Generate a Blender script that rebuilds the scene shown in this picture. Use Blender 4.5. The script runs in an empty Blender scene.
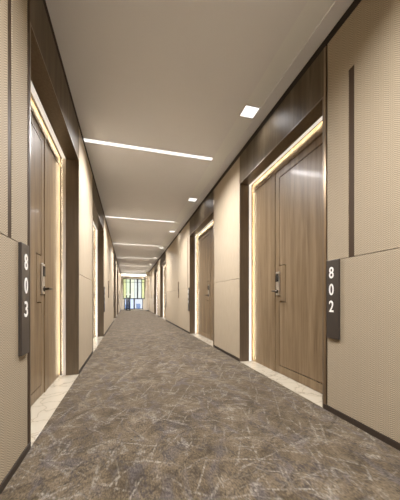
import bpy, bmesh, math, random
random.seed(7)
C = bpy.context.scene.collection
H = 2.705          # ceiling height
EYE = 0.80
XR = 1.387         # right wall face
XL = -0.508        # left wall face
Y0, YE = -4.0, 20.5
LIN, SQ = 18.0, 0.4
SEAM = 1.075
HEAD = 2.285       # underside of the door portals
PTOP = 2.645       # top of the wall cladding, dark shadow gap above

# ------------------------------------------------------------- materials
def mat(name):
    m = bpy.data.materials.new(name); m.use_nodes = True
    nt = m.node_tree
    return m, nt, nt.nodes['Principled BSDF']
def N(nt, t, **kw):
    n = nt.nodes.new(t)
    for k, v in kw.items():
        if k in n.inputs: n.inputs[k].default_value = v
        else: setattr(n, k, v)
    return n
def ramp(nt, stops, fac):
    r = nt.nodes.new('ShaderNodeValToRGB')
    e = r.color_ramp.elements
    e[0].position, e[0].color = stops[0][0], (*stops[0][1], 1)
    e[1].position, e[1].color = stops[-1][0], (*stops[-1][1], 1)
    for p, c in stops[1:-1]:
        q = e.new(p); q.color = (*c, 1)
    nt.links.new(fac, r.inputs[0]); return r.outputs[0]
def coords(nt, scale=(1, 1, 1), rot=(0, 0, 0), world=False):
    mp = N(nt, 'ShaderNodeMapping')
    mp.inputs['Scale'].default_value = scale; mp.inputs['Rotation'].default_value = rot
    if world:
        g = N(nt, 'ShaderNodeNewGeometry'); nt.links.new(g.outputs['Position'], mp.inputs[0])
    else:
        t = N(nt, 'ShaderNodeTexCoord'); nt.links.new(t.outputs['Object'], mp.inputs[0])
    return mp.outputs[0]
def bump(nt, b, h, strength, dist=0.002):
    n = N(nt, 'ShaderNodeBump'); n.inputs['Strength'].default_value = strength; n.inputs['Distance'].default_value = dist
    nt.links.new(h, n.inputs['Height']); nt.links.new(n.outputs[0], b.inputs['Normal'])
def mixc(nt, a, b, fac, mode='MIX'):
    m = N(nt, 'ShaderNodeMix'); m.data_type = 'RGBA'; m.blend_type = mode
    for s, v in ((m.inputs[6], a), (m.inputs[7], b), (m.inputs[0], fac)):
        if isinstance(v, bpy.types.NodeSocket): nt.links.new(v, s)
        else: s.default_value = v if isinstance(v, float) else (*v, 1)
    return m.outputs[2]
def math_(nt, op, a, b=None):
    m = N(nt, 'ShaderNodeMath'); m.operation = op
    for i, v in enumerate((a, b)):
        if v is None: continue
        if isinstance(v, bpy.types.NodeSocket): nt.links.new(v, m.inputs[i])
        else: m.inputs[i].default_value = v
    return m.outputs[0]
def plain(name, col, rough=.5, metal=0, spec=.5, coat=0, var=.04):
    m, nt, b = mat(name)
    n = N(nt, 'ShaderNodeTexNoise', Scale=6.0, Detail=3.0)
    nt.links.new(coords(nt), n.inputs['Vector'])
    c = ramp(nt, [(0.3, tuple(x * (1 - var) for x in col)), (0.7, tuple(min(1, x * (1 + var)) for x in col))], n.outputs[0])
    nt.links.new(c, b.inputs['Base Color'])
    b.inputs['Roughness'].default_value = rough; b.inputs['Metallic'].default_value = metal
    b.inputs['Specular IOR Level'].default_value = spec; b.inputs['Coat Weight'].default_value = coat
    return m
def emit(name, col, st):
    m, nt, b = mat(name)
    b.inputs['Base Color'].default_value = (.85, .85, .85, 1)
    b.inputs['Emission Color'].default_value = (*col, 1); b.inputs['Emission Strength'].default_value = st
    return m

def fabric():
    m, nt, b = mat('woven_fabric')
    v = coords(nt, world=True)
    sx = N(nt, 'ShaderNodeSeparateXYZ'); nt.links.new(v, sx.inputs[0])
    n0 = N(nt, 'ShaderNodeTexNoise', Scale=60.0, Detail=2.0); nt.links.new(v, n0.inputs['Vector'])
    jit = math_(nt, 'MULTIPLY', n0.outputs[0], 2.2)
    # herringbone: ribs leaning one way, then the other, column by column
    tri = math_(nt, 'PINGPONG', sx.outputs['Y'], 0.030)
    ph = math_(nt, 'ADD', math_(nt, 'MULTIPLY', tri, 420.0), math_(nt, 'MULTIPLY', sx.outputs['Z'], 560.0))
    w = math_(nt, 'SINE', math_(nt, 'ADD', ph, jit))
    w2 = math_(nt, 'SINE', math_(nt, 'MULTIPLY', sx.outputs['Y'], 620.0))
    h = math_(nt, 'ADD', w, math_(nt, 'MULTIPLY', w2, .3))
    h = math_(nt, 'ADD', math_(nt, 'MULTIPLY', h, .33), .5)
    c = ramp(nt, [(0.0, (.16, .124, .080)), (0.5, (.33, .275, .194)), (1.0, (.50, .42, .31))], h)
    n = N(nt, 'ShaderNodeTexNoise', Scale=3.0, Detail=4.0); nt.links.new(v, n.inputs['Vector'])
    c = mixc(nt, c, (.37, .31, .222), math_(nt, 'MULTIPLY', n.outputs[0], .25))
    nt.links.new(c, b.inputs['Base Color']); b.inputs['Roughness'].default_value = .75
    b.inputs['Specular IOR Level'].default_value = .3
    bump(nt, b, h, .35, .002)
    return m
def vinyl():
    m, nt, b = mat('smooth_panel_cloth')
    v = coords(nt, (90, 90, 6), world=True)
    n = N(nt, 'ShaderNodeTexNoise', Scale=1.0, Detail=4.0); nt.links.new(v, n.inputs['Vector'])
    c = ramp(nt, [(0.3, (.375, .308, .218)), (0.7, (.43, .36, .262))], n.outputs[0])
    nt.links.new(c, b.inputs['Base Color']); b.inputs['Roughness'].default_value = .6
    bump(nt, b, n.outputs[0], .1, .001)
    return m
def wood(name, dark, mid, light, rough=.4, coat=.05, spec=.2):
    m, nt, b = mat(name)
    v = coords(nt, (14, 14, .9), world=True)
    n = N(nt, 'ShaderNodeTexNoise', Scale=1.0, Detail=6.0, Roughness=.6, Distortion=.6); nt.links.new(v, n.inputs['Vector'])
    v2 = coords(nt, (150, 150, 4), world=True)
    f = N(nt, 'ShaderNodeTexNoise', Scale=1.0, Detail=3.0); nt.links.new(v2, f.inputs['Vector'])
    s = math_(nt, 'ADD', math_(nt, 'MULTIPLY', n.outputs[0], .7), math_(nt, 'MULTIPLY', f.outputs[0], .3))
    c = ramp(nt, [(0.36, dark), (0.5, mid), (0.64, light)], s)
    nt.links.new(c, b.inputs['Base Color'])
    b.inputs['Roughness'].default_value = rough; b.inputs['Coat Weight'].default_value = coat; b.inputs['Specular IOR Level'].default_value = spec; b.inputs['Coat Roughness'].default_value = .12
    bump(nt, b, f.outputs[0], .12, .001)
    return m
def carpet():
    m, nt, b = mat('patterned_carpet')
    p = coords(nt, world=True)
    n1 = N(nt, 'ShaderNodeTexNoise', Scale=4.5, Detail=9.0, Roughness=.78, Distortion=.6); nt.links.new(p, n1.inputs['Vector'])
    base = ramp(nt, [(0.32, (.026, .019, .010)), (0.44, (.064, .047, .028)), (0.54, (.102, .078, .050)), (0.66, (.168, .137, .100))], n1.outputs[0])
    # cool purple-grey worn clouds
    n2 = N(nt, 'ShaderNodeTexNoise', Scale=4.5, Detail=5.0, Distortion=1.5); nt.links.new(coords(nt, (1.6, .8, 1), (0, 0, .5), True), n2.inputs['Vector'])
    k2 = N(nt, 'ShaderNodeMapRange'); k2.inputs[1].default_value = .52; k2.inputs[2].default_value = .64
    nt.links.new(n2.outputs[0], k2.inputs[0])
    col = mixc(nt, base, (.070, .061, .062), math_(nt, 'MULTIPLY', k2.outputs[0], .7))
    # scratchy pale strokes in several directions
    def strokes(rot, sc, wid, thr, seed):
        mq = N(nt, 'ShaderNodeMapping'); mq.inputs['Scale'].default_value = (sc, sc * .20, 1)
        nt.links.new(coords(nt, (1, 1, 1), (0, 0, rot), True), mq.inputs[0]); mp = mq.outputs[0]
        off = N(nt, 'ShaderNodeVectorMath'); off.operation = 'ADD'; nt.links.new(mp, off.inputs[0]); off.inputs[1].default_value = (seed, seed * 2.3, 0)
        dn = N(nt, 'ShaderNodeTexNoise', Scale=1.6, Detail=3.0); nt.links.new(off.outputs[0], dn.inputs['Vector'])
        dv = N(nt, 'ShaderNodeVectorMath'); dv.operation = 'MULTIPLY_ADD'
        nt.links.new(dn.outputs['Color'], dv.inputs[0]); dv.inputs[1].default_value = (.22, .22, 0); nt.links.new(off.outputs[0], dv.inputs[2])
        vo = N(nt, 'ShaderNodeTexVoronoi'); vo.feature = 'DISTANCE_TO_EDGE'; vo.inputs['Scale'].default_value = 1.0
        nt.links.new(dv.outputs[0], vo.inputs['Vector'])
        wn = N(nt, 'ShaderNodeTexNoise', Scale=2.3, Detail=4.0); nt.links.new(off.outputs[0], wn.inputs['Vector'])
        a = N(nt, 'ShaderNodeMapRange'); a.inputs[1].default_value = wid; a.inputs[2].default_value = wid * .3
        nt.links.new(vo.outputs[0], a.inputs[0])
        g = N(nt, 'ShaderNodeMapRange'); g.inputs[1].default_value = thr; g.inputs[2].default_value = thr + .08
        nt.links.new(wn.outputs[0], g.inputs[0])
        return math_(nt, 'MULTIPLY', a.outputs[0], g.outputs[0])
    fn = N(nt, 'ShaderNodeTexNoise', Scale=90.0, Detail=3.0); nt.links.new(coords(nt, (1, .45, 1), world=True), fn.inputs['Vector'])
    rough_edge = N(nt, 'ShaderNodeMapRange'); rough_edge.inputs[1].default_value = .38; rough_edge.inputs[2].default_value = .58
    nt.links.new(fn.outputs[0], rough_edge.inputs[0])
    for rot, sc, w, t, sd, cc, op in ((.9, 8, .07, .46, 31., (.024, .018, .012), .8), (-.35, 9, .08, .47, 41., (.034, .029, .030), .75),
                          (.45, 8, .050, .50, 3.1, (.20, .18, .15), .85), (-.75, 9, .050, .51, 8.7, (.19, .172, .145), .8),
                          (1.25, 9, .045, .52, 14.2, (.19, .17, .145), .75), (.1, 9, .050, .51, 21., (.18, .16, .13), .8),
                          (-1.2, 7, .045, .52, 51., (.22, .20, .17), .8), (2.2, 16, .10, .49, 61., (.026, .020, .014), .6)):
        k = math_(nt, 'MULTIPLY', strokes(rot, sc, w, t, sd), math_(nt, 'MULTIPLY', rough_edge.outputs[0], op))
        col = mixc(nt, col, cc, k)
    # tufts
    tf = N(nt, 'ShaderNodeTexNoise', Scale=150.0, Detail=3.0); nt.links.new(coords(nt, (1, .4, 1), world=True), tf.inputs['Vector'])
    tc = ramp(nt, [(0.3, (.35, .35, .35)), (0.7, (1.45, 1.45, 1.45))], tf.outputs[0])
    col = mixc(nt, col, tc, .8, 'MULTIPLY')
    nt.links.new(col, b.inputs['Base Color'])
    b.inputs['Roughness'].default_value = .9; b.inputs['Specular IOR Level'].default_value = .15
    b.inputs['Sheen Weight'].default_value = .14; b.inputs['Sheen Tint'].default_value = (1, .86, .66, 1); b.inputs['Sheen Roughness'].default_value = .5
    bump(nt, b, tf.outputs[0], .5, .004)
    return m
def marble():
    m, nt, b = mat('cream_marble')
    v = coords(nt, (1, 1, 1), world=True)
    n = N(nt, 'ShaderNodeTexNoise', Scale=5.0, Detail=5.0); nt.links.new(v, n.inputs['Vector'])
    dv = N(nt, 'ShaderNodeVectorMath'); dv.operation = 'MULTIPLY_ADD'
    nt.links.new(n.outputs['Color'], dv.inputs[0]); dv.inputs[1].default_value = (.35, .35, .35); nt.links.new(v, dv.inputs[2])
    vo = N(nt, 'ShaderNodeTexVoronoi'); vo.feature = 'DISTANCE_TO_EDGE'; vo.inputs['Scale'].default_value = 5.5
    nt.links.new(dv.outputs[0], vo.inputs['Vector'])
    c = ramp(nt, [(0.0, (.27, .23, .17)), (0.018, (.38, .34, .27)), (0.06, (.43, .39, .31)), (1, (.46, .42, .34))], vo.outputs[0])
    nt.links.new(c, b.inputs['Base Color']); b.inputs['Roughness'].default_value = .2
    return m
def brushed(name, col, rough, metal=.75):
    m, nt, b = mat(name)
    n = N(nt, 'ShaderNodeTexNoise', Scale=1.0, Detail=4.0); nt.links.new(coords(nt, (60, 60, 3), world=True), n.inputs['Vector'])
    c = ramp(nt, [(0.3, tuple(x * .85 for x in col)), (0.7, tuple(x * 1.12 for x in col))], n.outputs[0])
    nt.links.new(c, b.inputs['Base Color']); b.inputs['Metallic'].default_value = metal
    b.inputs['Roughness'].default_value = rough
    return m
def glass(name, col=(1, 1, 1), refl=.08):
    m = bpy.data.materials.new(name); m.use_nodes = True; nt = m.node_tree; nt.nodes.clear()
    t = N(nt, 'ShaderNodeBsdfTransparent'); t.inputs[0].default_value = (*col, 1)
    g = N(nt, 'ShaderNodeBsdfGlossy'); g.inputs['Roughness'].default_value = .03
    x = N(nt, 'ShaderNodeMixShader'); x.inputs[0].default_value = refl
    o = N(nt, 'ShaderNodeOutputMaterial')
    nt.links.new(t.outputs[0], x.inputs[1]); nt.links.new(g.outputs[0], x.inputs[2]); nt.links.new(x.outputs[0], o.inputs[0])
    return m
def sheer(name, col, trans):
    m = bpy.data.materials.new(name); m.use_nodes = True; nt = m.node_tree; nt.nodes.clear()
    n = N(nt, 'ShaderNodeTexNoise', Scale=1.0, Detail=3.0); nt.links.new(coords(nt, (25, 25, .8), world=True), n.inputs['Vector'])
    c = ramp(nt, [(0.3, tuple(x * .85 for x in col)), (0.7, tuple(min(1, x * 1.1) for x in col))], n.outputs[0])
    a = N(nt, 'ShaderNodeBsdfTranslucent'); d = N(nt, 'ShaderNodeBsdfDiffuse')
    nt.links.new(c, a.inputs[0]); nt.links.new(c, d.inputs[0])
    x = N(nt, 'ShaderNodeMixShader'); x.inputs[0].default_value = trans
    o = N(nt, 'ShaderNodeOutputMaterial')
    nt.links.new(d.outputs[0], x.inputs[1]); nt.links.new(a.outputs[0], x.inputs[2]); nt.links.new(x.outputs[0], o.inputs[0])
    return m

M = dict(
    fabric=fabric(), vinyl=vinyl(),
    backing=plain('dark_backing', (.018, .012, .008), .8),
    wood=wood('door_wood', (.140, .095, .052), (.195, .138, .080), (.255, .187, .115)),
    header=wood('header_wood', (.080, .061, .039), (.112, .087, .057), (.150, .119, .079), .45, .0, .10),
    bronze=brushed('dark_bronze', (.165, .128, .088), .36, .35),
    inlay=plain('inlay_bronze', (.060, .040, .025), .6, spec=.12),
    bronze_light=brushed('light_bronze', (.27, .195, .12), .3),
    base=brushed('baseboard_bronze', (.032, .021, .013), .6, .0),
    white=plain('white_lacquer', (.78, .76, .74), .35),
    paint=plain('ceiling_paint', (.85, .87, .92), .85, spec=.2, var=.005),
    paint2=plain('ceiling_paint_track', (.88, .91, .94), .7, spec=.3, var=.005),
    endpaint=plain('pale_wall_paint', (.72, .66, .56), .8),
    carpet=carpet(), marble=marble(),
    sign=plain('sign_charcoal', (.035, .028, .024), .35, coat=.3),
    digit=plain('digit_white', (.85, .85, .83), .4),
    steel=plain('satin_steel', (.72, .70, .68), .3, metal=1),
    black=plain('black_plastic', (.012, .012, .012), .25),
    hinge=plain('dark_handle_metal', (.10, .085, .07), .3, metal=1),
    led=emit('warm_led', (1.0, .84, .58), 9.0),
    frame_light=emit('frame_diffuser', (1.0, .96, .88), .12),
    strip=emit('linear_diffuser', (1.0, .99, .97), .24),
    square=emit('square_diffuser', (1.0, .99, .97), .24),
    cove=emit('cove_diffuser', (1.0, .98, .95), 12.0),
    mullion=plain('black_mullion', (.012, .013, .014), .4),
    glass=glass('window_glass'), smoke=glass('smoked_glass', (.42, .44, .46), .12),
    green=sheer('yellow_green_sheer', (.62, .62, .42), .85),
    palegreen=sheer('pale_green_sheer', (.60, .64, .53), .85),
    paleyellow=sheer('pale_cream_sheer', (.66, .67, .57), .85),
    greysheer=sheer('pale_grey_sheer', (.58, .59, .57), .85),
)

# ------------------------------------------------------------- helpers
def box(bm, a, b, bev=0.0):
    x0, x1 = sorted((a[0], b[0])); y0, y1 = sorted((a[1], b[1])); z0, z1 = sorted((a[2], b[2]))
    vs = [bm.verts.new((x, y, z)) for x in (x0, x1) for y in (y0, y1) for z in (z0, z1)]
    F = [(0, 1, 3, 2), (4, 6, 7, 5), (0, 4, 5, 1), (2, 3, 7, 6), (0, 2, 6, 4), (1, 5, 7, 3)]
    fs = [bm.faces.new([vs[i] for i in f]) for f in F]
    if bev:
        es = list({e for f in fs for e in f.edges})
        bmesh.ops.bevel(bm, geom=es, offset=bev, segments=2, profile=.5, affect='EDGES')
def cyl(bm, p, q, r, seg=16, r2=None):
    from mathutils import Vector
    p, q = Vector(p), Vector(q); d = q - p
    ret = bmesh.ops.create_cone(bm, cap_ends=True, segments=seg, radius1=r, radius2=r if r2 is None else r2, depth=d.length)
    rot = d.to_track_quat('Z', 'Y').to_matrix().to_4x4(); rot.translation = (p + q) / 2
    bmesh.ops.transform(bm, matrix=rot, verts=ret['verts'])
def obj(name, bm, m, parent=None, loc=(0, 0, 0), smooth=False):
    """bm is in world coordinates; origin placed at loc."""
    me = bpy.data.meshes.new(name)
    bmesh.ops.translate(bm, vec=(-loc[0], -loc[1], -loc[2]), verts=bm.verts)
    bmesh.ops.recalc_face_normals(bm, faces=bm.faces)
    bm.to_mesh(me); bm.free(); me.materials.append(M[m] if isinstance(m, str) else m)
    if smooth:
        for p in me.polygons: p.use_smooth = True
    o = bpy.data.objects.new(name, me); C.objects.link(o); o.location = loc
    if parent:
        o.parent = parent
        pl = parent_loc(parent); o.location = (loc[0] - pl[0], loc[1] - pl[1], loc[2] - pl[2])
    return o
def parent_loc(o):
    x = y = z = 0
    while o: x += o.location.x; y += o.location.y; z += o.location.z; o = o.parent
    return x, y, z
def thing(name, loc, label=None, cat=None, group=None, kind=None):
    o = bpy.data.objects.new(name, None); C.objects.link(o); o.location = loc; o.empty_display_size = .1
    return tag(o, label, cat, group, kind)
def tag(o, label=None, cat=None, group=None, kind=None):
    for k, v in (('label', label), ('category', cat), ('group', group), ('kind', kind)):
        if v: o[k] = v
    return o
def part(name, boxes, m, parent, side=None, bev=0.0):
    bm = bmesh.new()
    for a, b in boxes:
        if side: a = (wx(side, a[0]), a[1], a[2]); b = (wx(side, b[0]), b[1], b[2])
        box(bm, a, b, bev)
    return obj(name, bm, m, parent, parent_loc(parent) if parent else (0, 0, 0))
def wx(side, n):           # n = distance behind the wall face
    return XR + n if side == 'right' else XL - n

# ------------------------------------------------------------- portals
# (side, near edge, far edge, lock at 'far' or 'near' side of the leaf, leaf lock-edge position)
PORT = {
    'right': [(1.610, 3.110, 'far', 2.561), (4.184, 5.950, 'near', 4.960), (9.980, 11.78, 'far', 11.02), (12.85, 14.60, 'near', 13.62)],
    'left': [(1.595, 3.040, 'far', 2.505), (4.184, 6.010, 'near', 5.000), (10.05, 11.82, 'far', 11.02), (12.90, 14.65, 'near', 13.66)],
}
NUM = {('right', 0): '802', ('right', 1): '804', ('right', 2): '806', ('right', 3): '808',
       ('left', 0): '803', ('left', 1): '805', ('left', 2): '807', ('left', 3): '809'}
WALLEND = {'right': 18.3, 'left': YE}

def door(n, side, a, b, lock, edge):
    ym = (a + b) / 2
    where = {'right': 'right', 'left': 'left'}[side]
    t = thing('door_%d' % n, (wx(side, 0.1), ym, 0), kind='structure')
    t['label'] = DOORLAB[n]; t['category'] = 'door'
    D = .185
    # cladding header
    part('header_panel', [((0, a + .001, HEAD + .012), (.02, b - .012, PTOP))], 'header', t, side)
    part('soffit', [((.0, a, HEAD), (.126, b, HEAD + .012))], 'bronze', t, side)
    # jambs of the portal, in bronze
    e = .012
    part('jamb', [((.0, b - e, 0.0), (.126, b, HEAD))], 'bronze', t, side)
    part('jamb', [((.0, a, 0.0), (.126, a + e, HEAD))], 'bronze', t, side)
    # front edge trims up to the dark gap
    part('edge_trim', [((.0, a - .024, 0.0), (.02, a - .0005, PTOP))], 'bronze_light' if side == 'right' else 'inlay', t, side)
    part('edge_trim', [((-.002, b - .010, HEAD), (.004, b, PTOP))], 'bronze_light', t, side)
    # white inner frame
    fm = 'white' if n == 5 else 'frame_light'
    fm = 'white' if n == 5 else 'frame_light'
    fm = 'white' if n == 5 else 'frame_light'
    part('light_frame', [((.1265, a, 0), (.161, a + .014, HEAD + e))], fm, t, side)
    part('light_frame', [((.1265, b - .014, 0), (.161, b, HEAD + e))], fm, t, side)
    part('light_frame', [((.1265, a + .0145, HEAD), (.161, b - .0145, HEAD + e))], 'frame_light', t, side)
    # warm tape behind the frame, facing the door
    part('light_strip', [((.1611, a, .02), (.1614, a + .013, HEAD))], 'led', t, side)
    part('light_strip', [((.1611, b - .013, .02), (.1614, b, HEAD))], 'led', t, side)
    part('light_strip', [((.1611, a + .014, HEAD + .001), (.1614, b - .014, HEAD + .011))], 'led', t, side)
    # leaf and casing
    W = .93; T = 2.19
    if lock == 'far':
        s = lambda v: edge - v
        lo, hi = edge - W, edge; side_a, side_b = edge + .084, b
    else:
        s = lambda v: edge + v
        lo, hi = edge, edge + W; side_a, side_b = a, edge - .084
    back = D + .030
    g = .009
    bx = []
    def r(s0, s1, z0, z1, n0=D, n1=D + .031): bx.append(((n0, s(s0), z0), (n1, s(s1), z1)))
    bw = .070; hw = W - .070
    r(0, W, .008, T, back, D + .050)
    r(0, bw, .008, T); r(hw, W, .008, T); r(bw, hw, .008, .088); r(bw, hw, 2.116, T)
    r(bw, .185, .780, 1.160)
    m0, m1 = bw + g, hw - g
    r(m0, m1, .088 + g, .780 - g); r(.185 + g, m1, .780 - g, 1.160 + g); r(m0, m1, 1.160 + g, 2.116 - g)
    leaf = part('door_leaf', bx, 'wood', t, side)
    # casing round the leaf: post, lintel
    cs = []
    def c(y0, y1, z0, z1, n0=D - .006, n1=D + .03): cs.append(((n0, y0, z0), (n1, y1, z1)))
    if lock == 'far':
        c(edge + .006, edge + .040, 0, T + .006); c(edge + .046, edge + .080, 0, T + .006, D - .002)
        c(a, lo - .006, 0, T + .006)
    else:
        c(edge - .040, edge - .006, 0, T + .006); c(edge - .080, edge - .046, 0, T + .006, D - .002)
        if b - hi > .012: c(hi + .006, b, 0, T + .006)
    c(a, b, T + .006, T + .044); c(a, b, T + .049, HEAD - .002 + .03, D - .001)
    part('door_casing', cs, 'wood', t, side)
    part('side_panel', [((D, side_a, .0), (D + .03, side_b, T + .003))], 'wood', t, side)
    # lock
    lb = bmesh.new()
    box(lb, (wx(side, D - .016), s(.028), .845), (wx(side, D), s(.092), 1.098), .004)
    lk = obj('door_lock', lb, 'steel', t, parent_loc(t))
    kb = bmesh.new(); box(kb, (wx(side, D - .022), s(.034), .992), (wx(side, D - .0155), s(.086), 1.078), .003)
    obj('card_reader', kb, 'black', lk, parent_loc(lk))
    hb = bmesh.new()
    cyl(hb, (wx(side, D - .016), s(.055), .889), (wx(side, D - .024), s(.055), .889), .022, 24)
    cyl(hb, (wx(side, D - .016), s(.055), .889), (wx(side, D - .070), s(.055), .889), .008, 16)
    box(hb, (wx(side, D - .079), s(.043), .881), (wx(side, D - .064), s(.150), .897), .004)
    obj('lever_handle', hb, 'hinge', lk, parent_loc(lk))
    # threshold
    th = bmesh.new(); box(th, (wx(side, 0), a + e + .001, -.02), (wx(side, D + .03), b - e - .001, .003), .001)
    o = obj('marble_threshold', th, 'marble', None, (wx(side, .1), ym, 0))
    tag(o, THLAB[n], 'threshold', 'marble thresholds at the room doors')

DOORLAB = {
    1: 'wooden room door beside the large 802 sign on the right wall',
    2: 'second wooden room door along the right wall, past the plain beige panel',
    3: 'third room door along the right wall, past the long cabinet panelling',
    4: 'farthest room door on the right wall, nearest the end window',
    5: 'wooden room door beside the large 803 sign on the left wall',
    6: 'second room door along the left wall, mostly a bright white jamb strip',
    7: 'third room door along the left wall, a thin dark opening',
    8: 'farthest room door on the left wall, nearest the end window'}
THLAB = {
    1: 'cream marble threshold strip under the door numbered 802',
    2: 'cream marble threshold under the second door on the right wall',
    3: 'tiny cream marble threshold under the third door on the right wall',
    4: 'tiny cream marble threshold under the farthest door on the right wall',
    5: 'large veined cream marble threshold under the door numbered 803',
    6: 'small cream marble threshold under the second door on the left wall',
    7: 'tiny cream marble threshold under the third door on the left wall',
    8: 'tiny cream marble threshold under the farthest door on the left wall'}
n = 0
for side in ('right', 'left'):
    for p in PORT[side]:
        n += 1; door(n, side, *p)

# ------------------------------------------------------------- walls
def wall(side):
    ps = PORT[side]; end = WALLEND[side]
    bm = bmesh.new()
    def bb(n0, n1, y0, y1, z0, z1): box(bm, (wx(side, n0), y0, z0), (wx(side, n1), y1, z1))
    y = Y0
    segs = []
    for (a, b, _, _) in ps:
        segs.append((y, a)); y = b
    segs.append((y, end))
    for (a, b) in segs: bb(.02, .30, a, b, 0, H)
    for (a, b, _, _) in ps:
        bb(.25, .30, a, b, 0, HEAD + .012); bb(.0205, .30, a, b, HEAD + .0125, H)
    w = obj('wall_' + side, bm, 'backing', None, (wx(side, .1), 0, 0)); w['kind'] = 'structure'
    part('shadow_trim', [((.0, Y0, PTOP + .001), (.0195, end, H - .001))], 'backing', w, side)
    g = .002
    def pan(y0, y1, z0, z1, m): part('wall_panel', [((0, y0 + g, z0 + g), (.02, y1 - g, z1 - g))], m, w, side)
    def bstrip(y0, y1): part('bronze_inlay', [((.003, y0, SEAM), (.02, y1, 2.30))], 'inlay', w, side)
    zb = .037
    for i, (a, b) in enumerate(segs):
        m = 'fabric' if i == 0 else 'vinyl'
        a0, b0 = a + (.0 if i == 0 else .002), b - (.036 if i < 4 else .006)
        if i in (1, 3):
            pan(a0, b0, zb, SEAM, m); pan(a0, b0, SEAM, PTOP, m)
            continue
        # ends that meet a portal carry a narrow panel with a bronze inlay
        near = i > 0; far = i < 4
        y0, y1 = a0, b0
        cuts = [y0]; fullmid = []
        if near:
            pan(y0, y0 + .190, SEAM, 2.30, m); bstrip(y0 + .190, y0 + .232); y0n = y0 + .232
        else: y0n = y0
        if far:
            pan(y1 - .190, y1, SEAM, 2.30, m); bstrip(y1 - .232, y1 - .190); y1n = y1 - .232
        else: y1n = y1
        mids = {0: [], 2: [7.30], 4: [16.0]}[i]
        prev = y0
        for k, q in enumerate(mids + [y1]):
            if prev != y0: prev += .006
            pan(prev, q, zb, SEAM, m)
            lo = y0n if prev == y0 else prev; hi = y1n if q == y1 else q
            # upper panel in one piece, an L round the inlay
            bx = [((0, lo + g, SEAM + g), (.02, hi - g, 2.30 - g))]
            bx.append(((0, prev + g, 2.30 - g), (.02, q - g, PTOP - g)))
            part('wall_panel', bx, m, w, side)
            prev = q
        for q in mids:
            part('pull_handle', [((-.022, q - .035, .845), (-.004, q - .012, 1.09)), ((-.022, q + .012, 1.06), (-.004, q + .035, 1.30)),
                                 ((-.006, q - .03, .87), (.0, q - .017, .89)), ((-.006, q + .017, 1.26), (.0, q + .03, 1.28)),
                                 ((-.006, q - .03, 1.04), (.0, q - .017, 1.06)), ((-.006, q + .017, 1.08), (.0, q + .03, 1.10))], 'bronze', w, side, 0)
    bo = bmesh.new()
    for (a, b) in segs: box(bo, (wx(side, -.004), a, 0), (wx(side, .019), b - .001, .035))
    o = obj('baseboard_' + side, bo, 'base', None, (wx(side, 0), 0, 0)); o['kind'] = 'structure'
wall('right'); wall('left')

# ------------------------------------------------------------- floor, ceiling, ends
bm = bmesh.new(); box(bm, (XL, Y0, -.05), (XR, YE, 0.0))
tag(obj('floor', bm, 'carpet'), kind='structure')
CX0, CX1 = 1.105, 1.277
SY = [.39 + 2.985 * k for k in range(-1, 7)]
QY = [2.425 + 2.42 * k for k in range(-2, 7)]
def tiles(bm, x0, x1, z0, z1, holes):      # slab with rectangular holes across a strip
    y = Y0
    for (hx0, hx1, hy0, hy1) in sorted(holes, key=lambda h: h[2]):
        box(bm, (x0, y, z0), (x1, hy0, z1))
        if hx0 > x0: box(bm, (x0, hy0, z0), (hx0, hy1, z1))
        if hx1 < x1: box(bm, (hx1, hy0, z0), (x1, hy1, z1))
        y = hy1
    box(bm, (x0, y, z0), (x1, YE, z1))
bm = bmesh.new()
tiles(bm, XL - .02, CX0, H, H + .10, [(XL - .02, CX0, y - .041, y + .041) for y in SY])
tiles(bm, CX1, XR + .02, H, H + .10, [])
c = obj('ceiling', bm, 'paint'); c['kind'] = 'structure'
bm = bmesh.new()
tiles(bm, CX0, CX1, H + .006, H + .10, [(CX0 + .004, CX1 - .006, y - .084, y + .084) for y in QY])
tag(obj('trim_1', bm, 'paint2'), kind='structure')

names = {1: 'nearest', 2: 'second', 3: 'third', 4: 'fourth', 5: 'fifth', 6: 'sixth'}
def linear():
    t = thing('linear_light', (0, 0, H))
    bm = bmesh.new(); box(bm, (XL - .005, -.036, H + .002), (CX0 - .004, .036, H + .02))
    obj('diffuser', bm, 'strip', t, (0, 0, H))
    bm = bmesh.new()
    box(bm, (XL - .005, -.040, H), (CX0, -.036, H + .02)); box(bm, (XL - .005, .036, H), (CX0, .040, H + .02)); box(bm, (CX0 - .004, -.036, H), (CX0, .036, H + .02))
    box(bm, (XL - .005, -.040, H + .0201), (CX0, .040, H + .03))
    obj('trim_frame', bm, 'white', t, (0, 0, H))
    return t
def square():
    x0, x1 = CX0 + .005, CX1 - .007; xm = (x0 + x1) / 2
    t = thing('square_downlight', (xm, 0, H))
    bm = bmesh.new(); box(bm, (x0 + .007, -.076, H + .002), (x1 - .007, .076, H + .02))
    obj('diffuser', bm, 'square', t, (xm, 0, H))
    bm = bmesh.new()
    box(bm, (x0, -.083, H), (x0 + .007, .083, H + .02)); box(bm, (x1 - .007, -.083, H), (x1, .083, H + .02))
    box(bm, (x0 + .007, -.083, H), (x1 - .007, -.076, H + .02)); box(bm, (x0 + .007, .076, H), (x1 - .007, .083, H + .02))
    box(bm, (x0, -.083, H + .0201), (x1, .083, H + .03))
    obj('trim_frame', bm, 'white', t, (xm, 0, H))
    return t
def dup(t, y):
    r = t.copy(); C.objects.link(r); r.location.y = y
    for ch in list(t.children):
        k = ch.copy(); C.objects.link(k); k.parent = r
    return r
def order(ys, first):
    vis = [y for y in ys if y > first]; return {y: i + 1 for i, y in enumerate(vis)}
def place(proto, ys, first, fmt, behind, cat, group):
    od = order(ys, first)
    for i, y in enumerate(ys):
        o = proto if i == 0 else dup(proto, y)
        o.location.y = y
        if y in od:
            tag(o, fmt % names[min(od[y], 6)] if od[y] < len(od) else fmt % ('farthest' if len(od) > 1 else 'nearest'), cat, group)
        else: tag(o, behind, cat, group)
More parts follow.
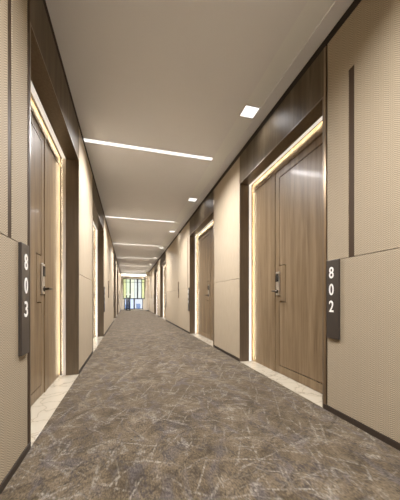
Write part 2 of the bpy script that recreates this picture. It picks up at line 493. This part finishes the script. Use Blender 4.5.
place(linear(), SY, 1.0, 'white linear ceiling light across the corridor, %s from the camera', 'white linear ceiling light overhead, out of view behind the camera', 'ceiling light', 'linear ceiling lights')
place(square(), QY, 1.0, 'small square white downlight along the right ceiling edge, %s from the camera', 'small square downlight overhead, out of view behind the camera', 'ceiling light', 'square downlights')

bm = bmesh.new(); box(bm, (XL - .3, Y0 - .1, 0), (XR + .3, Y0, H)); tag(obj('wall_back', bm, 'vinyl'), kind='structure')
bm = bmesh.new(); box(bm, (1.205, 18.3, 0), (XR + .3, 18.48, H)); box(bm, (XR, 18.48, 0), (XR + .3, YE, H))
tag(obj('wall_pier', bm, 'endpaint'), kind='structure')
bm = bmesh.new(); box(bm, (1.203, 18.292, 0), (XR - .006, 18.299, .06)); tag(obj('baseboard_pier', bm, 'base'), kind='structure')

WX0, WX1 = -.375, 1.245
bm = bmesh.new()
box(bm, (XL - .3, YE, 2.39), (XR + .3, YE + .2, H + .1)); box(bm, (XL - .3, YE, -.05), (XR + .3, YE + .2, .05))
box(bm, (XL - .3, YE, .05), (WX0, YE + .2, 2.39)); box(bm, (WX1, YE, .05), (XR + .3, YE + .2, 2.39))
box(bm, (WX0, YE, .05), (-.27, YE + .2, .86)); box(bm, (1.10, YE, .05), (WX1, YE + .2, .86))
tag(obj('wall_end', bm, 'endpaint'), kind='structure')
w = thing('window_1', ((WX0 + WX1) / 2, YE + .05, .05), kind='structure')
def wp(name, bxs, m): 
    return part(name, bxs, m, w)
wp('window_frame', [((WX0, YE, .83), (WX1, YE + .06, .90)), ((WX0, YE, 2.34), (WX1, YE + .06, 2.39)),
                    ((WX0, YE, .9), (WX0 + .04, YE + .06, 2.34)), ((WX1 - .04, YE, .9), (WX1, YE + .06, 2.34)),
                    ((-.27, YE, .05), (1.10, YE + .06, .11)), ((-.27, YE, .11), (-.22, YE + .06, .83)), ((1.05, YE, .11), (1.10, YE + .06, .83))], 'mullion')
wp('transom', [((WX0, YE + .005, 2.10), (WX1, YE + .055, 2.13))], 'mullion')
def ux(u): return 20.5 / (280.8 / (u - 128.1) - .2755) if u > 128.2 else -20.5 / (280.8 / (128.1 - u) + .2755)
for u, hw in ((126.2, .018), (130.2, .05), (134.2, .012), (137.6, .045), (141.6, .022)):
    x = ux(u); wp('mullion', [((x - hw, YE - .01, .9), (x + hw, YE + .055, 2.34))], 'mullion')
wp('mullion', [((ux(134.1) - .05, YE - .01, .11), (ux(134.1) + .05, YE + .055, .83))], 'mullion')
wp('pane', [((-.22, YE + .03, .11), (1.05, YE + .036, .83))], 'glass')
wp('pane', [((WX0 + .04, YE + .03, .90), (WX1 - .04, YE + .036, 2.34))], 'glass')
us = [123.3, 126.2, 130.2, 134.2, 137.6, 141.6, 144.7]
for k, mm in enumerate(('green', 'palegreen', 'paleyellow', 'greysheer', 'greysheer', 'green')):
    x0, x1 = ux(us[k]) + .01, ux(us[k + 1]) - .01
    wp('sheer_screen', [((x0, YE + .060, .91), (x1, YE + .064, 2.34))], mm)

# cove light over the window
t = thing('cove_light', (.44, YE - .13, H), 'bright cove light along the ceiling above the end window', 'ceiling light')
part('cove_channel', [((XL + .01, YE - .17, H - .03), (XR - .01, YE - .16, H - .001)), ((XL + .01, YE - .16, H - .03), (XR - .01, YE - .06, H - .025))], 'white', t)
part('diffuser', [((XL + .02, YE - .15, H - .024), (XR - .02, YE - .08, H - .016))], 'cove', t)

# dark floor stand by the window
t = thing('floor_stand', (.03, 19.6, 0), 'dark metal floor stand with two posts and smoked glass, by the end window', 'stand')
def sx(u, y=19.6): return y / (280.8 / (u - 128.1) - .2755) if u > 128.2 else -y / (280.8 / (128.1 - u) + .2755)
a_, b_ = sx(126.6), sx(129.9)
part('base_plate', [((a_ - .08, 19.5, 0), (b_ + .06, 19.74, .07))], 'mullion', t, None, .01)
for x in (a_, b_):
    bm = bmesh.new(); cyl(bm, (x, 19.6, .07), (x, 19.6, 1.12), .04, 20); obj('post', bm, 'mullion', t, parent_loc(t), True)
    bm = bmesh.new(); cyl(bm, (x, 19.6, 1.12), (x, 19.6, 1.21), .04, 20, .03); obj('finial', bm, 'white', t, parent_loc(t), True)
part('glass_panel', [((a_ + .03, 19.595, .12), (b_ - .03, 19.605, .95))], 'smoke', t)

# city outside
def building(x, y, wd, hh, base, colr, label):
    t = thing('office_tower', (x, y, base), label, 'building', 'towers outside the end window')
    fm = plain('facade_' + str(int(x * 10)), colr, .6)
    part('tower_body', [((x - wd / 2, y, base), (x + wd / 2, y + 12, hh))], fm, t)
    bxs = []
    z = base + 18.2
    while z < hh - 1.5:
        k = x - wd / 2 + .8
        while k < x + wd / 2 - 1.2:
            bxs.append(((k, y - .05, z), (k + 1.3, y, z + 1.6))); k += 2.2
        z += 3.2
    gm = plain('blue_glazing_' + str(int(x * 10)), (.05, .09, .18), .2)
    for q in bxs[:90]: part('window', [q], gm, t)
building(-1.2, 75, 5.2, 6, -30, (.20, .23, .31), 'pale blue tower seen low through the left of the end window')
building(3.2, 88, 2.8, 4, -30, (.30, .31, .34), 'pale grey tower seen low through the middle of the end window')
building(7.6, 110, 5.0, 9, -30, (.18, .22, .32), 'bluish tower seen low through the right of the end window')

# ------------------------------------------------------------- room number signs
def digit(ch, side, yc, zc, parent):
    cu = bpy.data.curves.new('digit', 'FONT'); cu.body = ch; cu.size = .112; cu.extrude = .0012
    cu.align_x = 'CENTER'; cu.offset = .0014
    tmp = bpy.data.objects.new('digit_src', cu); C.objects.link(tmp)
    dg = bpy.context.evaluated_depsgraph_get(); me = bpy.data.meshes.new_from_object(tmp.evaluated_get(dg))
    bpy.data.objects.remove(tmp)
    xs = [v.co.x for v in me.vertices]; ys = [v.co.y for v in me.vertices]
    cx, cy = (max(xs) + min(xs)) / 2, (max(ys) + min(ys)) / 2; sc = .080 / (max(ys) - min(ys)); scx = .042 / (max(xs) - min(xs))
    pl = parent_loc(parent)
    for v in me.vertices:
        a, b, c_ = (v.co.x - cx) * scx, (v.co.y - cy) * sc, v.co.z
        # reading direction: on the right wall text runs towards -Y, on the left towards +Y
        d = -1 if side == 'right' else 1
        X = wx(side, -.0155) + (-c_ if side == 'right' else c_)
        v.co = (X - pl[0], yc + d * a - pl[1], zc + b - pl[2])
    me.materials.clear(); me.materials.append(M['digit'])
    o = bpy.data.objects.new('digit', me); C.objects.link(o); o.parent = parent
    return o
SIGNLAB = {'802': 'tall charcoal room sign numbered 802 on the right wall panel', '803': 'tall charcoal room sign numbered 803 on the left wall panel',
    '804': 'dark room number sign just beyond the second door on the right wall', '806': 'tiny dark room sign before the third door on the right wall',
    '808': 'tiny dark room sign beyond the farthest door on the right wall', '805': 'dark room number sign just beyond the second door on the left wall',
    '807': 'tiny dark room sign before the third door on the left wall', '809': 'tiny dark room sign beyond the farthest door on the left wall'}
for (side, i), num in NUM.items():
    a, b, lock, _ = PORT[side][i]
    if lock == 'far': y0, y1 = a - .158, a - (.044 if side == 'right' else .055)
    else: y0, y1 = b + .010, b + .130
    yc = (y0 + y1) / 2
    t = thing('room_number_sign', (wx(side, 0), yc, .525), SIGNLAB[num], 'sign', 'room number signs')
    bm = bmesh.new(); box(bm, (wx(side, -.015), y0, .527), (wx(side, 0), y1, SEAM + .001), .002)
    obj('sign_plate', bm, 'sign', t, parent_loc(t))
    for k, ch in enumerate(num): digit(ch, side, yc + (.008 if side == 'right' else .004), .988 - .118 * k, t)

# lamps inside the ceiling fixtures (louvred: they throw their light downwards)
def lamp(name, x, y, sx_, sy_, power, spread):
    l = bpy.data.lights.new(name, 'AREA'); l.shape = 'RECTANGLE'; l.size = sx_; l.size_y = sy_; l.energy = power
    l.color = (1.0, .97, .965); l.spread = math.radians(spread)
    o = bpy.data.objects.new(name, l); C.objects.link(o); o.location = (x, y, H - .003)
for y in SY: lamp('linear_lamp', .36, y, .85, .06, LIN, 150)
for y in QY: lamp('downlight_lamp', (CX0 + CX1) / 2, y, .14, .14, SQ, 150)

# ------------------------------------------------------------- daylight, camera, colour
w_ = bpy.data.worlds.new('World'); bpy.context.scene.world = w_; w_.use_nodes = True
nt = w_.node_tree; bg = nt.nodes['Background']
sky = nt.nodes.new('ShaderNodeTexSky'); sky.sky_type = 'HOSEK_WILKIE'; sky.turbidity = 6
sky.sun_direction = (.5, -.6, .62)
mx = nt.nodes.new('ShaderNodeMix'); mx.data_type = 'RGBA'; mx.inputs[0].default_value = .65
nt.links.new(sky.outputs[0], mx.inputs[6]); mx.inputs[7].default_value = (.9, .95, 1.0, 1)
nt.links.new(mx.outputs[2], bg.inputs[0]); bg.inputs[1].default_value = 1.3

cam = bpy.data.cameras.new('Camera'); co = bpy.data.objects.new('Camera', cam); C.objects.link(co)
co.location = (0, 0, EYE)
F = 261.0; VPX, VPY = 128.1, 299.5
th = math.atan((200 - VPX) / F)
co.rotation_euler = (math.pi / 2, 0, -th)
cam.sensor_fit = 'HORIZONTAL'; cam.sensor_width = 36; cam.lens = F / 400 * 36
cam.shift_y = (VPY - 250) / 400; cam.clip_start = .02; cam.clip_end = 500
sc = bpy.context.scene; sc.camera = co
vs = sc.view_settings; vs.view_transform = 'Standard'; vs.look = 'None'; vs.exposure = 2.3; vs.gamma = 1; vs.use_curve_mapping = False
sc.cycles.max_bounces = 16; sc.cycles.diffuse_bounces = 10; sc.cycles.glossy_bounces = 6
